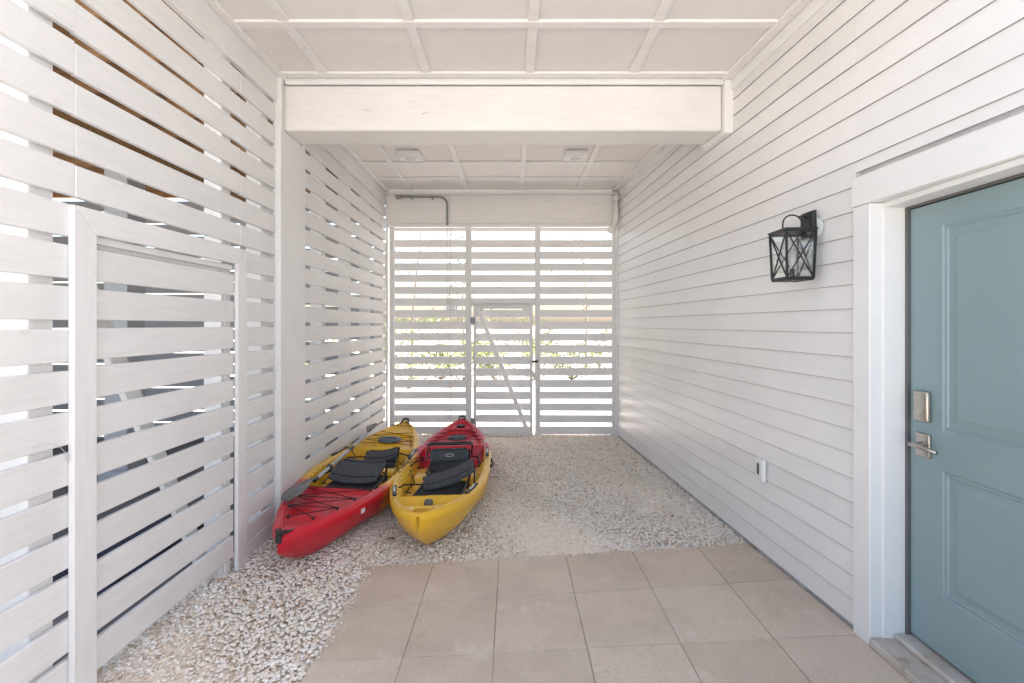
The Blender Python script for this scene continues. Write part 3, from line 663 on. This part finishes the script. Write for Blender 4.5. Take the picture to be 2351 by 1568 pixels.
def seat(root,cx_,cy,cz,back,name='seat',yaw=0,fab='fabric',w=.40,logo=False):
    Rz=Matrix.Rotation(R(yaw),4,'Z'); T=Matrix.Translation((cx_,cy,cz))@Rz
    def tr(mb): mb.v=[tuple(T@Vector(p)) for p in mb.v]; return mb
    mb=MB(); mb.obox((0,0,.03),(w,.32,.045),(4,0,0)); tr(mb)
    s_=KP(root,mb,name,M['fabric2'],bevel=.018,seg=3)
    def sub(nm,mb_,mat_,**k_):
        o=finish(nm,mb_.v,mb_.f,mat_,parent=None,**k_)
        o.parent=s_; o.matrix_parent_inverse=Matrix.Translation(s_.location).inverted(); return o
    o_,sz,rt=back
    E=Euler([R(a) for a in rt]).to_matrix().to_4x4(); B=Matrix.Translation(o_)@E
    nx,ny=14,10; vs=[];fs=[]
    for top_ in (1,0):
        for j in range(ny+1):
            for i in range(nx+1):
                u_=-1+2*i/nx; v_=-1+2*j/ny
                wx=1-.16*max(0,v_)**3-.05*max(0,-v_)**2
                cy_=1-.10*abs(u_)**4
                z_=.022*u_*u_-.010*v_*v_+(sz[2]/2 if top_ else -sz[2]/2)*(1-.5*max(abs(u_),abs(v_))**8)
                vs.append(T@(B@Vector((u_*wx*sz[0]/2,v_*cy_*sz[1]/2,z_))))
    nn=(nx+1)*(ny+1)
    for j in range(ny):
        for i in range(nx):
            a=j*(nx+1)+i; fs.append((a,a+1,a+nx+2,a+nx+1)); fs.append((nn+a,nn+a+nx+1,nn+a+nx+2,nn+a+1))
    bd=[i for i in range(nx+1)]+[j*(nx+1)+nx for j in range(1,ny+1)]+[ny*(nx+1)+i for i in range(nx-1,-1,-1)]+[j*(nx+1) for j in range(ny-1,0,-1)]
    for q in range(len(bd)):
        a,b=bd[q],bd[(q+1)%len(bd)]; fs.append((a,nn+a,nn+b,b))
    mb=MB(); mb.add(vs,fs); sub('backrest',mb,M[fab],smooth=False)
    for q in (-.33,.33):
        mb=MB(); mb.tube([T@(B@Vector((u_*sz[0]*.44,q*sz[1],.022*u_*u_*.8-.010*4*q*q+sz[2]/2+.001))) for u_ in np.linspace(-1,1,9)],.0045,5); sub('seam',mb,M['fabric2'])
    mb=MB(); h=w/2+.012
    for sx_ in (-1,1):
        mb.tube([(sx_*h,-.19,-.03),(sx_*h,-.18,.03),(sx_*h,.16,.045),(sx_*h,.18,-.03)],.010,8)
        mb.tube([(sx_*h,.14,.04),tuple(B@Vector((sx_*(sz[0]/2+.004),sz[1]*.3,.02)))],.009,8)
    mb.tube([(-h,-.18,.0),(h,-.18,.0)],.009,8); mb.tube([(-h,.17,.0),(h,.17,.0)],.009,8)
    tr(mb); sub('frame',mb,M['black'])
    for sx_ in (-1,1):
        mb=MB(); p0=B@Vector((sx_*sz[0]/2,0,0)); mb.tube([tuple(p0),(sx_*.26,-.05+sx_*.03,.10),(sx_*.29,-.22,.10)],.006,6)
        mb.tube([(sx_*.2,-.1,.05),(sx_*.27,-.02,.02),(sx_*.24,.1,.06),(sx_*.28,.16,.10)],.005,6)
        tr(mb); sub('strap',mb,M['rope'])
    if logo:
        mb=MB(); n_=24; ring_=[Vector((.035*math.cos(6.2832*i/n_),.012*math.sin(6.2832*i/n_),sz[2]/2+.002)) for i in range(n_+1)]
        mb.tube(ring_,.0020,5); mb.v=[tuple(T@(B@Vector(p))) for p in mb.v]; sub('oval_emblem',mb,M['label'])
    return s_
seat(kA,.02,.405*LK,.165,((0,.05,.115),(.39,.33,.030),(13,0,0)),yaw=-3,w=.34)
seat(kA,.04,.595*LK,.17,((.02,.04,.09),(.28,.20,.024),(12,-8,0)),yaw=8,w=.26)
seat(kB,.02,.285*LK,.17,((.05,.07,.13),(.40,.24,.030),(10,-18,12)),yaw=-8,w=.32)
seat(kB,.01,.485*LK,.19,((0,.08,.09),(.34,.15,.03),(50,0,0)),yaw=0,fab='fabric',w=.30,logo=True)
mb=MB(); y=.54*LK
mb.tube([(-.20,y,.27),(-.20,y,.365),(.20,y,.365),(.20,y,.27)],.009,8); mb.tube([(-.20,y+.10,.29),(-.20,y+.10,.355),(.20,y+.10,.355),(.20,y+.10,.29)],.008,8); mb.tube([(-.20,y,.365),(-.20,y+.1,.355)],.008,8); mb.tube([(.20,y,.365),(.20,y+.1,.355)],.008,8)
KP(kB,mb,'seat_frame_bar',M['black'])
text_mesh('deck_lettering','HOODOO',.075,M['plastic'],kA,(0,.925*LK,rzA(.925)+.006),(R(4),0,0),local=True)
text_mesh('deck_lettering','KAYAKS',.035,M['plastic'],kA,(0,.955*LK,rzA(.955)+.006),(R(4),0,0),local=True)
for sd in (-1,1):
    text_mesh('deck_lettering','HOODOO',.032,M['label'],kB,(sd*(hwB(.68)-.03),.68*LK,rzB(.68)+.003),(0,0,R(90)),local=True)
# paddle
pd=thing('paddle',(-1.40,3.0,.33),'kayak paddle with grey blade lying on the kayak','paddle')
a=Vector((-1.43,3.16,.315)); b=Vector((-1.46,4.75,.345))
d=(b-a).normalized()
mb=MB(); mb.tube([a+d*.25,b],.0135,12); mb.out('shaft',M['alu'],parent=pd,smooth=True)
for u0,u1,rr_ in ((.98,1.08,.018),(.5,.53,.024),(.22,.27,.017)):
    mb=MB(); mb.tube([a+d*u0,a+d*u1],rr_,12); mb.out('ferrule',M['plastic'],parent=pd)
def blade(base,dr,name):
    mb=MB(); n=16; vs=[];fs=[]
    sd=Vector((1,0,.28)).normalized(); sd=(sd-dr*sd.dot(dr)).normalized(); up=sd.cross(dr)
    if up.z<0: up=-up
    for i in range(n+1):
        q=i/n; wd=.012+.070*math.sin(min(1,q*1.25)*math.pi/2)*(1 if q<.8 else math.sqrt(max(0,1-((q-.8)/.2)**2)*.96+.04))
        c=base+dr*(.40*q)+up*(.02*math.sin(q*math.pi))
        for k in range(7):
            e=-1+2*k/6; vs.append(c+sd*wd*e+up*(.018*e*e+(.008 if k==3 else 0)))
    for i in range(n):
        for k in range(6): fs.append((i*7+k,i*7+k+1,i*7+8+k,i*7+7+k))
    mb.add(vs,fs); o=mb.out(name,simple('scuffed_grey_blade',(.15,.15,.15),.35,var=.5,sc=14),parent=pd,smooth=True)
    o.modifiers.new('thick','SOLIDIFY').thickness=.005
blade(a+d*.24,-d,'blade')
blade(b,d,'blade')

# ------------------------------------------------------------ added house mass blocking sun and sky, undercroft
hs=thing('house',(3,4,0),'unseen white house mass added to block sun and sky above the open undercroft','house')
mb=MB(); mb.box(1.95,7,-.3,6.35,-.02,6.2); mb.out('ground_floor_sun_block',M['house'],parent=hs)  # unseen mass behind the wall, added and lengthened to block the sun
mb=MB(); mb.box(-12,1.949,YC+.05,6.35,3.42,6.2); mb.out('upper_floor_sun_block',M['house'],parent=hs)  # unseen storey added to block sun and sky, widened to darken the undercroft
for i in range(12):
    y=1.75+i*.4
    mb=MB(); mb.box(-6.9,XL-.14,y-.02,y+.02,3.12,3.38); o=mb.out('floor_joist',M['brown']); tag(o,'bare brown timber floor joist under the house','joist','bare timber floor joists')
mb=MB(); mb.box(-11.95,XL-.13,YC+.06,6.3,3.385,3.415); mb.out('subfloor',M['brown'],parent=hs)
for (x,y) in ((-3.4,1.9),(-3.4,4.1),(-3.4,6.1),(-6.4,1.9),(-6.4,4.1),(-6.4,6.1)):
    mb=MB(); mb.box(x-.1,x+.1,y-.1,y+.1,-.02,2.85); mb.box(x-.13,x+.13,y-.13,y+.13,-.02,.2); o=mb.out('support_post',M['shade'],bevel=.004); tag(o,'shade-toned white square support post under the house','post','white support posts')
for x in (-3.4,-6.4):
    mb=MB(); mb.box(x-.09,x+.09,1.7,6.3,2.852,3.115); o=mb.out('girder',M['brown'],bevel=.004); tag(o,'brown timber girder on the support posts','beam','timber girders')
fp=thing('slatted_fence',(-4,6.2,0),'grey-white slatted screen closing the undercroft','fence')
mb=MB()
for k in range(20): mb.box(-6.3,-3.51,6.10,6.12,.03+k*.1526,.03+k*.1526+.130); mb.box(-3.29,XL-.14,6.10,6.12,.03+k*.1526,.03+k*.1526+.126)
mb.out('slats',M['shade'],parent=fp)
for x in (-4.95,-2.5):
    mb=MB(); mb.box(x-.045,x+.045,6.03,6.099,0,2.84); mb.out('post',M['postZ'],parent=fp)
fp=thing('slatted_fence',(-6.5,4,0),'grey-white slatted screen along the open side of the undercroft','fence')
mb=MB()
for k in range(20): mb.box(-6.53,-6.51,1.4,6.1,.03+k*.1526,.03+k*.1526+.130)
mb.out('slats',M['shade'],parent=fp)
n=10; vs=[];fs=[]
for i in range(n+1):
    for j in range(n+1): vs.append((-2.8+.6*i/n,2.5+1.0*j/n,-.01+.03*abs(math.sin(i*1.3+j*.9))+.04*math.exp(-((i-5)**2+(j-5)**2)/14)))
for i in range(n):
    for j in range(n): fs.append((i*(n+1)+j,(i+1)*(n+1)+j,(i+1)*(n+1)+j+1,i*(n+1)+j+1))
o=finish('tarpaulin',vs,fs,M['blue'],smooth=True); tag(o,'crumpled navy tarpaulin on the driveway','tarpaulin')

# ------------------------------------------------------------ vegetation
def leaves(centres,spread,count,size):
    C=np.array(centres); idx=rng.integers(0,len(C),count)
    dirs=rng.normal(size=(count,3)); dirs/=np.linalg.norm(dirs,axis=1)[:,None]
    p=C[idx]+dirs*(rng.random((count,1))**.4)*np.array(spread)
    a=rng.normal(size=(count,3)); a/=np.linalg.norm(a,axis=1)[:,None]; b=rng.normal(size=(count,3)); b-=a*(a*b).sum(1)[:,None]; b/=np.linalg.norm(b,axis=1)[:,None]
    s=rng.uniform(.6,1.3,(count,1))*size
    V=np.stack([p-a*s,p+b*s*.45,p+a*s,p-b*s*.45],1).reshape(-1,3); V[:,2]=np.maximum(V[:,2],0)
    F=np.arange(count*4).reshape(-1,4); return V,F
def plant(x,y,h,kind):
    if kind=='shrub':
        e=thing('shrub',(x,y,0),'yellow-green leafy shrub on pale sandy ground','shrub',group='shrubs beyond the screen')
        cs=[(x+random.gauss(0,h*.42),y+random.gauss(0,h*.3),random.uniform(.2,.95)*h) for _ in range(16)]
        V,F=leaves(cs,(h*.24,h*.24,h*.2),1300,.04)
        mb=MB()
        for c in cs: mb.tube([(x,y,-.03),((x+c[0])/2,(y+c[1])/2,c[2]*.4),c],[.014,.009,.004],5)
        mb.out('trunk',M['bark'],parent=e); mt=M['leaf']
    else:
        e=thing('tree',(x,y,0),'slender sparse tree with thin bare branches','tree',group='thin trees beyond the screen')
        mb=MB(); top=Vector((x+random.uniform(-.5,.5),y,h)); mb.tube([(x,y,-.03),(x+random.uniform(-.15,.15),y,h*.4),tuple(top)],[.04,.028,.01],7); cs=[]
        for i in range(11):
            f_=random.uniform(.3,.95); p=Vector((x,y,0)).lerp(top,f_); p.z=h*f_; a=random.uniform(0,6.28); l=h*(1-f_*.6)*.35
            q=p+Vector((math.cos(a)*l,math.sin(a)*l,l*.6)); mid=(p+q)/2+Vector((0,0,-.05*l))
            mb.tube([p,mid,q],[.012,.008,.004],5); cs.append(tuple(q)); 
            for _ in range(3):
                q2=q+Vector((random.uniform(-.4,.4),random.uniform(-.4,.4),random.uniform(0,.5))); mb.tube([mid.lerp(q,.5),q2],[.006,.003],4); cs.append(tuple(q2))
        mb.out('trunk',M['bark'],parent=e)
        V,F=leaves(cs,(.3,.3,.22),350,.045); mt=M['leaf2']
    o=np_mesh('crown',V,F,mt,4); o.parent=e; o.matrix_parent_inverse=W(e).inverted()
for (x,y,h) in ((-2.4,10.8,1.5),(-1.2,11.5,1.1),(-.3,11.2,1.1),(.6,12.5,1.2),(1.6,12.5,.9),(-3.4,13,1.7),(2.6,14,1.3),(-.8,15,1.7),(1.2,17,1.5),(-5.0,11,1.5),(-1.9,12.6,1.7)):
    plant(x,y,h,'shrub')
for (x,y,h) in ((-2.7,12.5,5),(-1.6,16,5.5),(2.2,14,5.2),(-4.6,17,6)):
    plant(x,y,h,'tree')

# ------------------------------------------------------------ light (exposed for the shaded porch)
EL,AZ=50,84
w=bpy.data.worlds.new('World'); scene.world=w; w.use_nodes=True; nt=w.node_tree
bg=nt.nodes['Background']; sk=nt.nodes.new('ShaderNodeTexSky'); sk.sky_type='NISHITA'; sk.sun_disc=False
sk.sun_elevation=R(EL); sk.sun_rotation=R(AZ); sk.air_density=1.0; sk.dust_density=3.0; sk.ozone_density=1.0
wb=nt.nodes.new('ShaderNodeMix'); wb.data_type='RGBA'; wb.blend_type='MULTIPLY'; wb.inputs[0].default_value=1; wb.inputs[7].default_value=(1.10,1.0,.92,1)
nt.links.new(sk.outputs[0],wb.inputs[6]); nt.links.new(wb.outputs[2],bg.inputs[0]); bg.inputs[1].default_value=.58
ld=bpy.data.lights.new('sun','SUN'); ld.energy=22; ld.angle=R(.5); ld.color=(1,.975,.945)
lo=bpy.data.objects.new('sun',ld); col.objects.link(lo)
dv=Vector((math.cos(R(EL))*math.sin(R(AZ)),math.cos(R(EL))*math.cos(R(AZ)),math.sin(R(EL))))
lo.rotation_euler=dv.to_track_quat('Z','Y').to_euler(); lo.location=(10,5,15)

# ------------------------------------------------------------ camera
cam=bpy.data.cameras.new('camera'); co=bpy.data.objects.new('camera',cam); col.objects.link(co)
cam.sensor_width=36; cam.lens=16.4; cam.shift_y=-.0166; cam.clip_end=1000; cam.clip_start=.02
co.location=(0,0,1.45); co.rotation_euler=(R(90),0,0)
scene.camera=co
